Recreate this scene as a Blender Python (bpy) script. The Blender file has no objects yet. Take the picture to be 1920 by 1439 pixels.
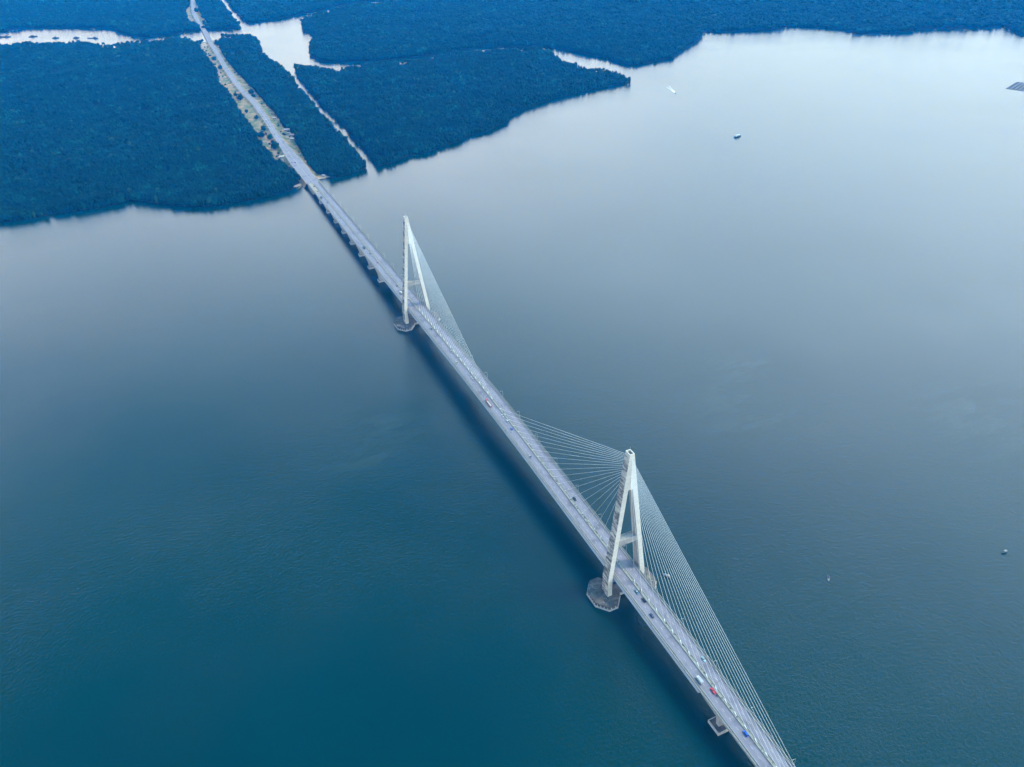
import bpy, bmesh, math, random
import numpy as np
from mathutils import Vector, Matrix, noise, geometry
random.seed(7); rng = np.random.default_rng(11)
R = math.radians
sc = bpy.context.scene
col = sc.collection

# ------------------------------------------------------------------ camera
CAM = np.array([-259.18, -389.80, 512.94]); YAW, PITCH, ROLL, FPX = -0.410783, 0.589278, -0.043145, 1552.0
_f = np.array([-math.sin(YAW)*math.cos(PITCH), math.cos(YAW)*math.cos(PITCH), -math.sin(PITCH)])
_r = np.array([math.cos(YAW), math.sin(YAW), 0.0]); _u = np.cross(_r, _f)
_c, _s = math.cos(ROLL), math.sin(ROLL)
RGT, UPV, FWD = _c*_r+_s*_u, -_s*_r+_c*_u, _f
cd = bpy.data.cameras.new('camera'); cam = bpy.data.objects.new('camera', cd); col.objects.link(cam)
cam.matrix_world = Matrix(((RGT[0], UPV[0], -FWD[0], CAM[0]), (RGT[1], UPV[1], -FWD[1], CAM[1]), (RGT[2], UPV[2], -FWD[2], CAM[2]), (0, 0, 0, 1)))
cd.sensor_width = 36; cd.lens = FPX/1920*36; cd.clip_start = 1; cd.clip_end = 40000
sc.camera = cam
def un(x, y, z=0.0):
    """ground point seen at a place of the 1920 x 1439 photograph, on the level z"""
    d = (x-960)/FPX*RGT-(y-719.5)/FPX*UPV+FWD
    return CAM+(z-CAM[2])/d[2]*d
def project(P):
    q = P-CAM; w = q@FWD
    return 960+FPX*(q@RGT)/w, 719.5-FPX*(q@UPV)/w, w

# ------------------------------------------------------------------ sky, sun, exposure
SUN_EL, SUN_AZ = 60.0, 115.0        # azimuth clockwise from +Y
w = bpy.data.worlds.new('World'); sc.world = w; w.use_nodes = True
nt = w.node_tree; nt.nodes.clear()
def N(t, typ, **kw):
    n = t.nodes.new(typ)
    for k, v in kw.items(): setattr(n, k, v)
    return n
def mixc(t, fac, a, b, blend='MIX'):
    m = N(t, 'ShaderNodeMix', data_type='RGBA', blend_type=blend)
    for s, v in ((0, fac), (6, a), (7, b)):
        if isinstance(v, (int, float)): m.inputs[s].default_value = v
        elif isinstance(v, tuple): m.inputs[s].default_value = v if len(v) == 4 else (*v, 1)
        else: t.links.new(v, m.inputs[s])
    return m.outputs[2]
def ramp(t, fac, stops, interp='LINEAR'):
    r = N(t, 'ShaderNodeValToRGB'); e = r.color_ramp.elements; r.color_ramp.interpolation = interp
    while len(e) < len(stops): e.new(0.5)
    for i, (p, c) in enumerate(stops):
        e[i].position = p; e[i].color = (c, c, c, 1) if isinstance(c, (int, float)) else (*c, 1)
    t.links.new(fac, r.inputs[0]); return r.outputs[0]
sky = N(nt, 'ShaderNodeTexSky', sky_type='NISHITA', sun_disc=False)
sky.sun_elevation = R(SUN_EL); sky.sun_rotation = R(SUN_AZ); sky.altitude = 0; sky.air_density = 1.0; sky.dust_density = 1.0; sky.ozone_density = 3.0
tc = N(nt, 'ShaderNodeTexCoord')
# cloud banks stand round the horizon and thin out to blue sky overhead
mp = N(nt, 'ShaderNodeMapping'); mp.inputs['Scale'].default_value = (1, 1, 1.8); nt.links.new(tc.outputs['Generated'], mp.inputs[0])
cn = N(nt, 'ShaderNodeTexNoise'); cn.inputs['Scale'].default_value = 2.3; cn.inputs['Detail'].default_value = 5; nt.links.new(mp.outputs[0], cn.inputs['Vector'])
sz_ = N(nt, 'ShaderNodeSeparateXYZ'); nt.links.new(tc.outputs['Generated'], sz_.inputs[0])
wob = N(nt, 'ShaderNodeMath', operation='MULTIPLY_ADD'); wob.inputs[1].default_value = 0.48; wob.inputs[2].default_value = -0.195; nt.links.new(cn.outputs[0], wob.inputs[0])
elv = N(nt, 'ShaderNodeMath', operation='ADD'); nt.links.new(sz_.outputs[2], elv.inputs[0]); nt.links.new(wob.outputs[0], elv.inputs[1])
east = N(nt, 'ShaderNodeMath', operation='MULTIPLY_ADD'); east.inputs[1].default_value = -0.22; nt.links.new(sz_.outputs[0], east.inputs[0]); nt.links.new(elv.outputs[0], east.inputs[2])   # the bank stands higher in the east
cloud = ramp(nt, east.outputs[0], [(0.0, 0.46), (0.12, 0.56), (0.24, 0.86), (0.32, 1.0), (0.40, 1.0), (0.53, 0.48), (0.62, 0.10), (0.70, 0.01)], 'LINEAR')
ccol = ramp(nt, sz_.outputs[2], [(0.12, (13.2, 12.2, 12.8)), (0.26, (12.6, 13.4, 15.2)), (0.44, (11.8, 14.9, 18.2))])
ccol = mixc(nt, 1.0, ccol, ramp(nt, sz_.outputs[0], [(0.0, 1.0), (0.25, 1.1), (0.75, 1.62)]), 'MULTIPLY')
tint = mixc(nt, 1.0, sky.outputs[0], (0.06, 1.32, 1.42), 'MULTIPLY')
skyc = mixc(nt, cloud, tint, ccol)
bg = N(nt, 'ShaderNodeBackground'); bg.inputs[1].default_value = 0.10
out = N(nt, 'ShaderNodeOutputWorld'); nt.links.new(skyc, bg.inputs[0]); nt.links.new(bg.outputs[0], out.inputs[0])
sd = bpy.data.lights.new('sun', 'SUN'); sd.energy = 1.5; sd.angle = R(10); sd.color = (1.0, 0.90, 0.76)
sun = bpy.data.objects.new('sun', sd); col.objects.link(sun)
sdir = Vector((math.sin(R(SUN_AZ))*math.cos(R(SUN_EL)), math.cos(R(SUN_AZ))*math.cos(R(SUN_EL)), math.sin(R(SUN_EL))))
sun.rotation_euler = sdir.to_track_quat('Z', 'Y').to_euler()
vs = sc.view_settings; vs.view_transform = 'Standard'; vs.look = 'None'; vs.gamma = 1; vs.use_curve_mapping = False; vs.exposure = 1.17
HAZE_DENSITY, HAZE_COLOR = 1.05e-4, (0.0, 0.26, 0.92)
sc.cycles.volume_bounces = 0; sc.cycles.max_bounces = 6

# ------------------------------------------------------------------ materials
def mat(name, color=(.5, .5, .5), rough=.7, build=None, metal=0.0, spec=None):
    m = bpy.data.materials.new(name); m.use_nodes = True; t = m.node_tree
    b = t.nodes['Principled BSDF']; b.inputs['Base Color'].default_value = (*color, 1); b.inputs['Roughness'].default_value = rough
    b.inputs['Metallic'].default_value = metal
    if spec is not None: b.inputs['Specular IOR Level'].default_value = spec
    if build: build(t, b)
    return m
def coord(t, scale=(1, 1, 1), kind='Object'):
    if kind == 'World': o = N(t, 'ShaderNodeNewGeometry').outputs['Position']
    else: o = N(t, 'ShaderNodeTexCoord').outputs[kind]
    m = N(t, 'ShaderNodeMapping'); m.inputs['Scale'].default_value = scale; t.links.new(o, m.inputs[0]); return m.outputs[0]
def nz(t, vec, scale, detail=4, rough=.55):
    n = N(t, 'ShaderNodeTexNoise'); n.inputs['Scale'].default_value = scale; n.inputs['Detail'].default_value = detail; n.inputs['Roughness'].default_value = rough
    t.links.new(vec, n.inputs['Vector']); return n.outputs[0]
def mottled(a, b, scale=(1, 1, 1), s=1.0, lo=.35, hi=.65, kind='World', c=None, cs=1.0, clo=.6, chi=.7):
    def f(t, bs):
        v = coord(t, scale, kind); o = mixc(t, ramp(t, nz(t, v, s), [(lo, 0.0), (hi, 1.0)]), a, b)
        if c: o = mixc(t, ramp(t, nz(t, coord(t, (1, 1, 1), kind), cs, 5), [(clo, 0.0), (chi, 1.0)]), o, c)
        t.links.new(o, bs.inputs['Base Color'])
    return f
SLICKS = [(680, 830, 80), (1410, 748, 110), (880, 425, 70), (1390, 690, 60), (1830, 770, 110), (1560, 130, 160)]
def water_nodes(t, b):
    v = coord(t, (1, 1, 1), 'World')
    big = ramp(t, nz(t, v, .0022, 3), [(.3, 0.0), (.7, 1.0)])
    c = mixc(t, big, (.0002, .0165, .0180), (.0004, .0225, .0220))
    # a few faint slicks drifting on the surface
    sm = None
    for (sx, sy, rad) in SLICKS:
        pp = un(sx, sy); dv = N(t, 'ShaderNodeVectorMath', operation='DISTANCE'); t.links.new(v, dv.inputs[0]); dv.inputs[1].default_value = tuple(pp)
        mr = N(t, 'ShaderNodeMapRange', interpolation_type='SMOOTHSTEP'); t.links.new(dv.outputs['Value'], mr.inputs[0])
        for q_, val in zip((1, 2, 3, 4), (0, rad, 1, 0)): mr.inputs[q_].default_value = val
        if sm is None: sm = mr.outputs[0]
        else:
            mx = N(t, 'ShaderNodeMath', operation='MAXIMUM'); t.links.new(sm, mx.inputs[0]); t.links.new(mr.outputs[0], mx.inputs[1]); sm = mx.outputs[0]
    stn = ramp(t, nz(t, coord(t, (.008, .022, .01), 'World'), 1.0, 8, .72), [(.48, 0.0), (.70, .15)])
    mm = N(t, 'ShaderNodeMath', operation='MULTIPLY'); t.links.new(sm, mm.inputs[0]); t.links.new(stn, mm.inputs[1])
    c = mixc(t, mm.outputs[0], c, (.13, .17, .18))
    t.links.new(c, b.inputs['Base Color'])
    b.inputs['IOR'].default_value = 1.333
    n1 = nz(t, coord(t, (.42, .42, .42), 'World'), 1.0, 6, .68)
    n2 = nz(t, coord(t, (.05, .05, .05), 'World'), 1.0, 4, .6)
    n1.node.inputs['Distortion'].default_value = .7
    ad = N(t, 'ShaderNodeMath', operation='MULTIPLY_ADD'); ad.inputs[1].default_value = .35; t.links.new(n2, ad.inputs[0]); t.links.new(n1, ad.inputs[2])
    wind = ramp(t, nz(t, coord(t, (.0035, .0035, .0035), 'World'), 1.0, 4, .6), [(.35, .15), (.65, .33)])
    bp = N(t, 'ShaderNodeBump'); t.links.new(wind, bp.inputs['Strength']); bp.inputs['Distance'].default_value = 1.2
    t.links.new(ad.outputs[0], bp.inputs['Height']); t.links.new(bp.outputs[0], b.inputs['Normal'])
def foliage(dark, light, hue):
    def f(t, b):
        oi = N(t, 'ShaderNodeObjectInfo')
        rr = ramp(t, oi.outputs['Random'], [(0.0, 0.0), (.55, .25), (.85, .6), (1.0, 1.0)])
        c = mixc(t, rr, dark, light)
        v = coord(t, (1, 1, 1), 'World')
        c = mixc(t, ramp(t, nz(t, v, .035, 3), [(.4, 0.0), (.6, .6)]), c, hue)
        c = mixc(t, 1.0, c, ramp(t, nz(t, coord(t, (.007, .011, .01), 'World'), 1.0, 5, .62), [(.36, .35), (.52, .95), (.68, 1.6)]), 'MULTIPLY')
        c = mixc(t, 1.0, c, ramp(t, nz(t, coord(t, (.028, .040, .01), 'World'), 1.0, 4, .6), [(.40, .18), (.50, .80), (.60, 2.7)]), 'MULTIPLY')  # colour patches stand in for lit lumps and shaded dips of the canopy
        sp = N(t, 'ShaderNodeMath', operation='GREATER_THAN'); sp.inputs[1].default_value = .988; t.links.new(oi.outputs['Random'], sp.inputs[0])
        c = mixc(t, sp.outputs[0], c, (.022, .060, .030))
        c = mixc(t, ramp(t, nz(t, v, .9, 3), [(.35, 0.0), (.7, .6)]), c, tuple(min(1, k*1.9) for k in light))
        t.links.new(c, b.inputs['Base Color'])
    return f
def paint_nodes(t, b):
    oi = N(t, 'ShaderNodeObjectInfo'); t.links.new(oi.outputs['Color'], b.inputs['Base Color'])
    b.inputs['Coat Weight'].default_value = .5; b.inputs['Coat Roughness'].default_value = .08
M = {}
M['water'] = mat('water', rough=.09, build=water_nodes)
M['land'] = mat('forest_floor', rough=.95, spec=.05, build=mottled((.003, .008, .006), (.008, .012, .009), s=.05))
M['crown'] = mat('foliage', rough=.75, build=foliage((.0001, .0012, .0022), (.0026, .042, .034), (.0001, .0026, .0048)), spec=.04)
M['trunk'] = mat('bark', (.03, .028, .025), .9)
M['asphalt'] = mat('worn_asphalt', rough=.85, build=mottled((.155, .143, .180), (.195, .180, .220), (1, .05, 1), .6, c=(.10, .095, .125), cs=.09, clo=.52, chi=.70))
M['beige_road'] = mat('pale_concrete_overlay', rough=.9, build=mottled((.24, .205, .165), (.28, .24, .20), s=.3))
M['line'] = mat('road_paint', (.45, .45, .46), .7)
M['dirtyline'] = mat('worn_edge_line', rough=.8, build=mottled((.20, .21, .235), (.32, .325, .34), (1, .12, 1), .8))
M['concrete'] = mat('concrete', rough=.85, build=mottled((.31, .30, .285), (.24, .23, .22), s=.35, c=(.13, .125, .12), cs=.5, clo=.58, chi=.72))
M['walk'] = mat('weathered_walkway', rough=.9, build=mottled((.30, .285, .275), (.20, .195, .195), (1, .35, 1), 1.0, c=(.06, .06, .06), cs=.8, clo=.62, chi=.68))
M['median'] = mat('littered_median', rough=.9, build=mottled((.27, .258, .235), (.18, .175, .16), (1, .3, 1), 1.2, c=(.03, .035, .03), cs=.45, clo=.58, chi=.62))
M['girder'] = mat('pale_painted_steel', rough=.5, build=mottled((.40, .45, .52), (.34, .39, .46), (1, .2, 1), .3))
M['soffit'] = mat('concrete_girder', rough=.85, build=mottled((.38, .365, .345), (.30, .29, .275), s=.25))
def pylon_nodes(stain):
    def f(t, b):
        v = coord(t, (1, 1, 1), 'World')
        c = mixc(t, ramp(t, nz(t, v, .25, 4), [(.35, 0.0), (.7, 1.0)]), (.60, .565, .505), (.52, .485, .435))
        # horizontal joints of the lifts
        sx = N(t, 'ShaderNodeSeparateXYZ'); t.links.new(v, sx.inputs[0])
        md = N(t, 'ShaderNodeMath', operation='PINGPONG'); md.inputs[1].default_value = 2.0; t.links.new(sx.outputs[2], md.inputs[0])
        lt = N(t, 'ShaderNodeMath', operation='LESS_THAN'); lt.inputs[1].default_value = .12; t.links.new(md.outputs[0], lt.inputs[0])
        ml = N(t, 'ShaderNodeMath', operation='MULTIPLY'); ml.inputs[1].default_value = .35; t.links.new(lt.outputs[0], ml.inputs[0])
        c = mixc(t, ml.outputs[0], c, (.20, .19, .18))
        if stain:
            sc2 = N(t, 'ShaderNodeMapping'); sc2.inputs['Scale'].default_value = (.3, .11, .42); t.links.new(v, sc2.inputs[0])
            c = mixc(t, ramp(t, nz(t, sc2.outputs[0], 1.0, 7, .72), [(.43, 0.0), (.55, .93)]), c, (.06, .06, .062))
            c = mixc(t, ramp(t, nz(t, v, .12, 3), [(.5, 0.0), (.72, .45)]), c, (.15, .15, .145))
        t.links.new(c, b.inputs['Base Color'])
    return f
M['pylon'] = mat('pale_pylon_concrete', rough=.8, build=pylon_nodes(False))
M['pylon_stain'] = mat('stained_pylon_concrete', rough=.85, build=pylon_nodes(True))
M['cap'] = mat('dark_weathered_concrete', rough=.95, build=mottled((.12, .105, .094), (.048, .045, .045), s=.22, c=(.22, .19, .165), cs=.35, clo=.56, chi=.7))
M['fender'] = mat('bleached_concrete_edge', rough=.9, build=mottled((.50, .48, .46), (.30, .29, .28), s=.5))
M['cable'] = mat('white_cable_sheath', (.68, .71, .74), .4)
M['steel'] = mat('galvanised_steel', (.42, .44, .46), .45, metal=.6)
M['lamp'] = mat('lamp_housing', (.30, .32, .33), .4)
M['dark'] = mat('dark_rubber', (.02, .02, .022), .8)
M['darkstrip'] = mat('patchy_dark', rough=.8, build=mottled((.045, .04, .045), (.22, .20, .20), (1, .12, 1), .55))
M['glass'] = mat('tinted_glass', (.015, .02, .025), .08)
M['paint'] = mat('vehicle_paint', rough=.3, build=paint_nodes)
M['matte'] = mat('matte_paint', rough=.7, build=lambda t, b: t.links.new(N(t, 'ShaderNodeObjectInfo').outputs['Color'], b.inputs['Base Color']))
M['verge'] = mat('dirt_and_grass', rough=.95, build=mottled((.22, .155, .085), (.055, .088, .030), s=.055, lo=.42, hi=.58, c=(.32, .185, .10), cs=.04, clo=.55, chi=.63))
M['sand'] = mat('sand', rough=.95, build=mottled((.32, .26, .21), (.24, .19, .15), s=.15))
M['grassb'] = mat('bright_grass', rough=.95, build=mottled((.10, .15, .045), (.075, .11, .045), s=.1))
M['dirt'] = mat('red_dirt', rough=.95, build=mottled((.26, .16, .115), (.19, .135, .105), s=.08))
M['bank'] = mat('gravel_embankment', rough=.95, build=mottled((.16, .16, .165), (.10, .105, .115), s=.08))
M['roof'] = mat('pale_roof_sheet', rough=.5, build=lambda t, b: t.links.new(N(t, 'ShaderNodeObjectInfo').outputs['Color'], b.inputs['Base Color']))
M['wall'] = mat('rendered_wall', (.24, .23, .215), .9)
M['foam'] = mat('foam', (.75, .78, .80), .8)
M['timber'] = mat('wet_timber', rough=.9, build=mottled((.20, .20, .22), (.13, .13, .15), s=.4))
M['skin'] = mat('skin', (.35, .2, .13), .6)

# ------------------------------------------------------------------ mesh helpers
class MB:
    def __init__(s): s.v, s.f, s.m = [], [], []
    def add(s, vs, fs, mi=0):
        o = len(s.v); s.v += [tuple(map(float, v)) for v in vs]; s.f += [tuple(i+o for i in f) for f in fs]; s.m += [mi]*len(fs); return s
    def hexa(s, b, t, mi=0, sides=None):
        """b, t: four corners each, counter-clockwise from above"""
        m = [mi]*6 if sides is None else sides
        s.add(list(b)+list(t), [])
        o = len(s.v)-8
        for f, k in zip(((3, 2, 1, 0), (4, 5, 6, 7), (0, 1, 5, 4), (1, 2, 6, 5), (2, 3, 7, 6), (3, 0, 4, 7)), m):
            s.f.append(tuple(i+o for i in f)); s.m.append(k)
        return s
    def box(s, x0, x1, y0, y1, z0, z1, mi=0, tx=0.0, ty=0.0):
        b = [(x0, y0, z0), (x1, y0, z0), (x1, y1, z0), (x0, y1, z0)]
        t = [(x0+tx, y0+ty, z1), (x1-tx, y0+ty, z1), (x1-tx, y1-ty, z1), (x0+tx, y1-ty, z1)]
        return s.hexa(b, t, mi)
    def tube(s, p0, p1, r, n=8, r1=None, mi=0):
        p0, p1 = Vector(p0), Vector(p1); d = (p1-p0).normalized()
        a = d.orthogonal().normalized(); b = d.cross(a); r1 = r if r1 is None else r1
        vs = [p0+r*(math.cos(2*math.pi*i/n)*a+math.sin(2*math.pi*i/n)*b) for i in range(n)]
        vs += [p1+r1*(math.cos(2*math.pi*i/n)*a+math.sin(2*math.pi*i/n)*b) for i in range(n)]
        fs = [(i, (i+1) % n, n+(i+1) % n, n+i) for i in range(n)]+[tuple(range(n-1, -1, -1)), tuple(range(n, 2*n))]
        return s.add(vs, fs, mi)
    def sweep(s, rings, mi=0, closed=True, caps=True):
        n = len(rings[0]); vs = [p for r in rings for p in r]; fs = []
        for k in range(len(rings)-1):
            for i in range(n if closed else n-1):
                j = (i+1) % n; fs.append((k*n+i, k*n+j, (k+1)*n+j, (k+1)*n+i))
        if caps and closed: fs += [tuple(range(n-1, -1, -1)), tuple((len(rings)-1)*n+i for i in range(n))]
        return s.add(vs, fs, mi)
    def prism(s, poly, z0, z1, mi=0, top_mi=None, inset=0.0):
        n = len(poly); c = np.mean(poly, axis=0)
        tp = [tuple(np.array(q)+(c-np.array(q))*inset) for q in poly]
        vs = [(x, y, z0) for x, y in poly]+[(x, y, z1) for x, y in tp]
        s.add(vs, [(i, (i+1) % n, n+(i+1) % n, n+i) for i in range(n)], mi)
        return s.add([(x, y, z1) for x, y in tp], [tuple(range(n))], mi if top_mi is None else top_mi)
    def mesh(s, name, mats):
        me = bpy.data.meshes.new(name); me.from_pydata(s.v, [], s.f)
        for m in (mats if isinstance(mats, (list, tuple)) else [mats]): me.materials.append(m)
        me.polygons.foreach_set('material_index', s.m); me.update(); return me
    def build(s, name, mats, parent=None, recalc=True, smooth=False):
        me = s.mesh(name, mats)
        if recalc:
            b = bmesh.new(); b.from_mesh(me); bmesh.ops.recalc_face_normals(b, faces=b.faces); b.to_mesh(me); b.free()
        if smooth: me.polygons.foreach_set('use_smooth', [True]*len(me.polygons))
        return link(me, name, parent)
def link(me, name, parent=None):
    o = bpy.data.objects.new(name, me); col.objects.link(o)
    if parent is not None: o.parent = parent
    return o
def tag(o, label=None, cat=None, group=None, kind=None):
    for k, v in (('label', label), ('category', cat), ('group', group), ('kind', kind)):
        if v: o[k] = v
    return o
def empty(name, loc=(0, 0, 0), rz=0.0):
    o = bpy.data.objects.new(name, None); col.objects.link(o); o.location = loc; o.rotation_euler = (0, 0, rz); o.empty_display_size = .5; return o
def copy_tree(o, parent=None):
    c = o.copy(); col.objects.link(c)
    if parent is not None: c.parent = parent
    for ch in list(o.children): copy_tree(ch, c)
    return c

# ------------------------------------------------------------------ water, land
S = 7000.0
wm = MB()
wm.add([(-S, -S, 0), (S, -S, 0), (S, S, 0), (-S, S, 0)], [(0, 1, 2, 3)])
tag(wm.build('water', M['water'], recalc=False), kind='structure')
TOP = 10.0                      # crown height that hides the water behind a far bank
def pts(*groups):
    """(level, [(x, y), ...]) -> plan outline"""
    return [tuple(un(x, y, z)[:2]) for z, lst in groups for x, y in lst]
A = pts((0, [(-260, 452), (-120, 436), (0, 417), (50, 412), (100, 402), (150, 395), (200, 387), (230, 381), (237, 375), (260, 377), (300, 383), (350, 388), (400, 388), (440, 380), (483, 373), (520, 365), (547, 357), (553, 351), (573, 346), (597, 338), (610, 335), (625, 334), (650, 329), (670, 322), (686, 315)]),
        (9, [(681, 302), (660, 277), (637, 250), (625, 240), (610, 220), (592, 200), (580, 182), (562, 165), (557, 159), (544, 142), (537, 134)]), (TOP, [(522, 117), (505, 110), (492, 100), (485, 75), (472, 65), (450, 64), (417, 65), (411, 76)]),
        (0, [(390, 79), (373, 82), (366, 84)]), (TOP, [(350, 72), (337, 71), (318, 72), (300, 75), (257, 77), (207, 85), (187, 83), (150, 78), (100, 78), (50, 80), (0, 83), (-120, 88), (-260, 92)]))
B = pts((0, [(709, 312), (737, 306), (766, 292), (795, 288), (824, 277), (853, 268), (879, 255), (912, 248), (937, 235), (950, 230), (951, 221), (970, 211), (1003, 198), (1032, 187), (1069, 178), (1109, 169), (1152, 161), (1183, 156)]),
        (TOP, [(1180, 146), (1160, 137), (1101, 129), (1069, 120), (1047, 107), (1032, 97), (1010, 89.5), (959, 90.5), (905, 92.5), (872, 95), (866, 99), (848, 99), (840, 97), (802, 106), (762, 112.8), (715, 119), (655, 123), (642, 128.5), (635, 133), (606, 126), (551, 120)]),
        (0, [(556, 142), (575, 165), (592, 185), (617, 212), (642, 237), (668, 267), (690, 289), (704, 307)]))
C = pts((0, [(649, 117), (715, 115), (759, 109), (802, 106), (850, 97), (905, 90), (959, 89), (1010, 88), (1050, 93), (1087, 100), (1138, 111), (1160, 119), (1189, 124), (1218, 119), (1240, 113), (1260, 110), (1282, 94), (1312, 75), (1316, 68), (1312, 62), (1369, 60), (1425, 58), (1462, 56), (1474, 51), (1519, 52), (1575, 56), (1609, 64), (1650, 64), (1684, 62), (1725, 56), (1781, 54), (1837, 54), (1875, 52), (1879, 47), (1901, 60), (1909, 66), (1960, 67), (2150, 62), (2400, 40), (2550, -60)]),
        (TOP, [(2300, -150), (1600, -190), (1000, -190), (800, -150), (760, -30), (745, 2), (690, 6), (630, 14), (592, 25)]), (0, [(566, 46), (569, 60), (592, 69), (580, 88), (582, 106), (605, 117)]))
D1 = pts((0, [(-260, 66), (-120, 64), (0, 60), (50, 53), (130, 53), (213, 54), (220, 60), (240, 67), (267, 71), (300, 68), (333, 65), (347, 60), (367, 58), (387, 57), (407, 57), (447, 53)]), (9, [(449, 43), (437, 32), (423, 13), (413, 0), (400, -18), (380, -60), (340, -130)]), (0, [(0, -150), (-200, -110)]))
D2 = pts((0, [(465, 45), (517, 37), (567, 27), (588, 22), (630, 11), (690, 3), (745, -1), (755, -30), (790, -150), (600, -170), (420, -140), (405, -60), (417, -10), (433, 13), (450, 30)]))
def sheet(name, poly, z, m, depth=3.0, level=None):
    tri = geometry.tessellate_polygon([[Vector((x, y, 0)) for x, y in poly]])
    mb = MB(); n = len(poly)
    mb.add([(x, y, z) for x, y in poly], [tuple(t) for t in tri])
    if depth: mb.add([(x, y, z) for x, y in poly]+[(x, y, z-depth) for x, y in poly], [(i, (i+1) % n, n+(i+1) % n, n+i) for i in range(n)])
    o = mb.build(name, m, recalc=False)
    for p in o.data.polygons:
        pass
    b = bmesh.new(); b.from_mesh(o.data); bmesh.ops.remove_doubles(b, verts=b.verts, dist=.001); bmesh.ops.recalc_face_normals(b, faces=b.faces)
    up = sum(f.normal.z*f.calc_area() for f in b.faces)
    if up < 0: bmesh.ops.reverse_faces(b, faces=b.faces)
    b.to_mesh(o.data); b.free()
    return tag(o, kind='structure')
for poly in (A, B, C, D1, D2): sheet('land', poly, .7, M['land'])
COR = pts((9, [(372, 81), (405, 130), (410, 155), (430, 175), (455, 215), (480, 247), (490, 270), (517, 297), (540, 310), (551, 322), (564, 338), (553, 349)]), (0, [(573, 345.5), (597, 337.5)]), (1, [(606, 329), (593, 326), (577, 307), (565, 285), (550, 262), (547, 250), (532, 240), (520, 217), (495, 190), (470, 162), (440, 132), (420, 107), (412, 90), (408, 80), (390, 79)]))
sheet('verge', COR, .85, M['verge'], 0)
COR2 = pts((3, [(348, 18), (347, 26), (356, 44), (366, 44), (374, 50), (386, 52), (391, 46), (384, 36), (374, 22), (371, 12), (366, 0), (364, -40), (357, -40), (356, 10)]))
sheet('verge', COR2, .85, M['verge'], 0)
BCH = pts((0, [(550, 352), (552, 349.5), (560, 346), (572, 343), (574, 345), (567, 347.5), (556, 351.5)]))
sheet('beach', BCH, 1.0, M['sand'], 2)
sheet('beach', pts((0, [(596, 338), (597, 334), (612, 330.5), (620, 333), (608, 335.5)])), 1.0, M['sand'], 2)
DIRT = pts((2, [(492, 249), (498, 262), (505, 275), (512, 270), (508, 262), (500, 256), (496, 246)]))
sheet('dirt_patch', DIRT, .95, M['dirt'], 0)
sheet('dirt_patch', pts((2, [(509, 279), (516, 294), (522, 297), (523, 291), (519, 283), (513, 283), (507, 275)])), .95, M['dirt'], 0)
sheet('dirt_patch', pts((2, [(406, 133), (410, 145), (418, 152), (415, 142), (410, 131)])), .95, M['dirt'], 0)
sheet('grass_patch', pts((2, [(515, 229), (519, 238), (524, 240), (525, 234), (520, 230)])), .95, M['grassb'], 0)
sheet('grass_patch', pts((2, [(495, 203), (503, 216), (506, 215), (500, 204)])), .95, M['grassb'], 0)
sheet('dirt_patch', pts((2, [(372, 83), (381, 90), (388, 86), (386, 79)])), .95, M['sand'], 0)
sheet('embankment', pts((0, [(423, -3), (436, 12), (449, 29), (455, 34), (450, 22), (440, 8), (428, -6)])), 2.2, M['bank'], 3)

# ------------------------------------------------------------------ bridge
S2 = 495.3; MID = S2/2; XH = 10.75
def zdeck(s):
    d = abs(s-MID); L = 122.3; k = 1.158e-4
    return 29.05-k*(d*d if d < L else L*L+2*L*(d-L))
def zv(s): return np.array([zdeck(x) for x in np.atleast_1d(s)])
S0, S_G0, S_G1, S_END = -420.0, -116.0, 611.3, 1045.0
bridge = empty('cable_stayed_bridge')
tag(bridge, 'long pale cable-stayed road bridge with two A-shaped concrete pylons crossing the water', 'bridge')
def srange(a, b, st): return list(np.linspace(a, b, max(2, int(abs(b-a)/st)+1)))
def strip(x0, x1, a, b, dz0, dz1, st=12):
    return [[(x0, s, zdeck(s)+dz0), (x1, s, zdeck(s)+dz0), (x1, s, zdeck(s)+dz1), (x0, s, zdeck(s)+dz1)] for s in srange(a, b, st)]
# steel box girder of the stayed spans
rings = []
for s in srange(S_G0, S_G1, 10):
    z = zdeck(s); rings.append([(-10.7, s, z-.12), (-11.1, s, z-2.7), (-6.0, s, z-4.0), (6.0, s, z-4.0), (11.1, s, z-2.7), (10.7, s, z-.12)])
MB().sweep(rings).build('main_girder', M['girder'], bridge)
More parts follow.
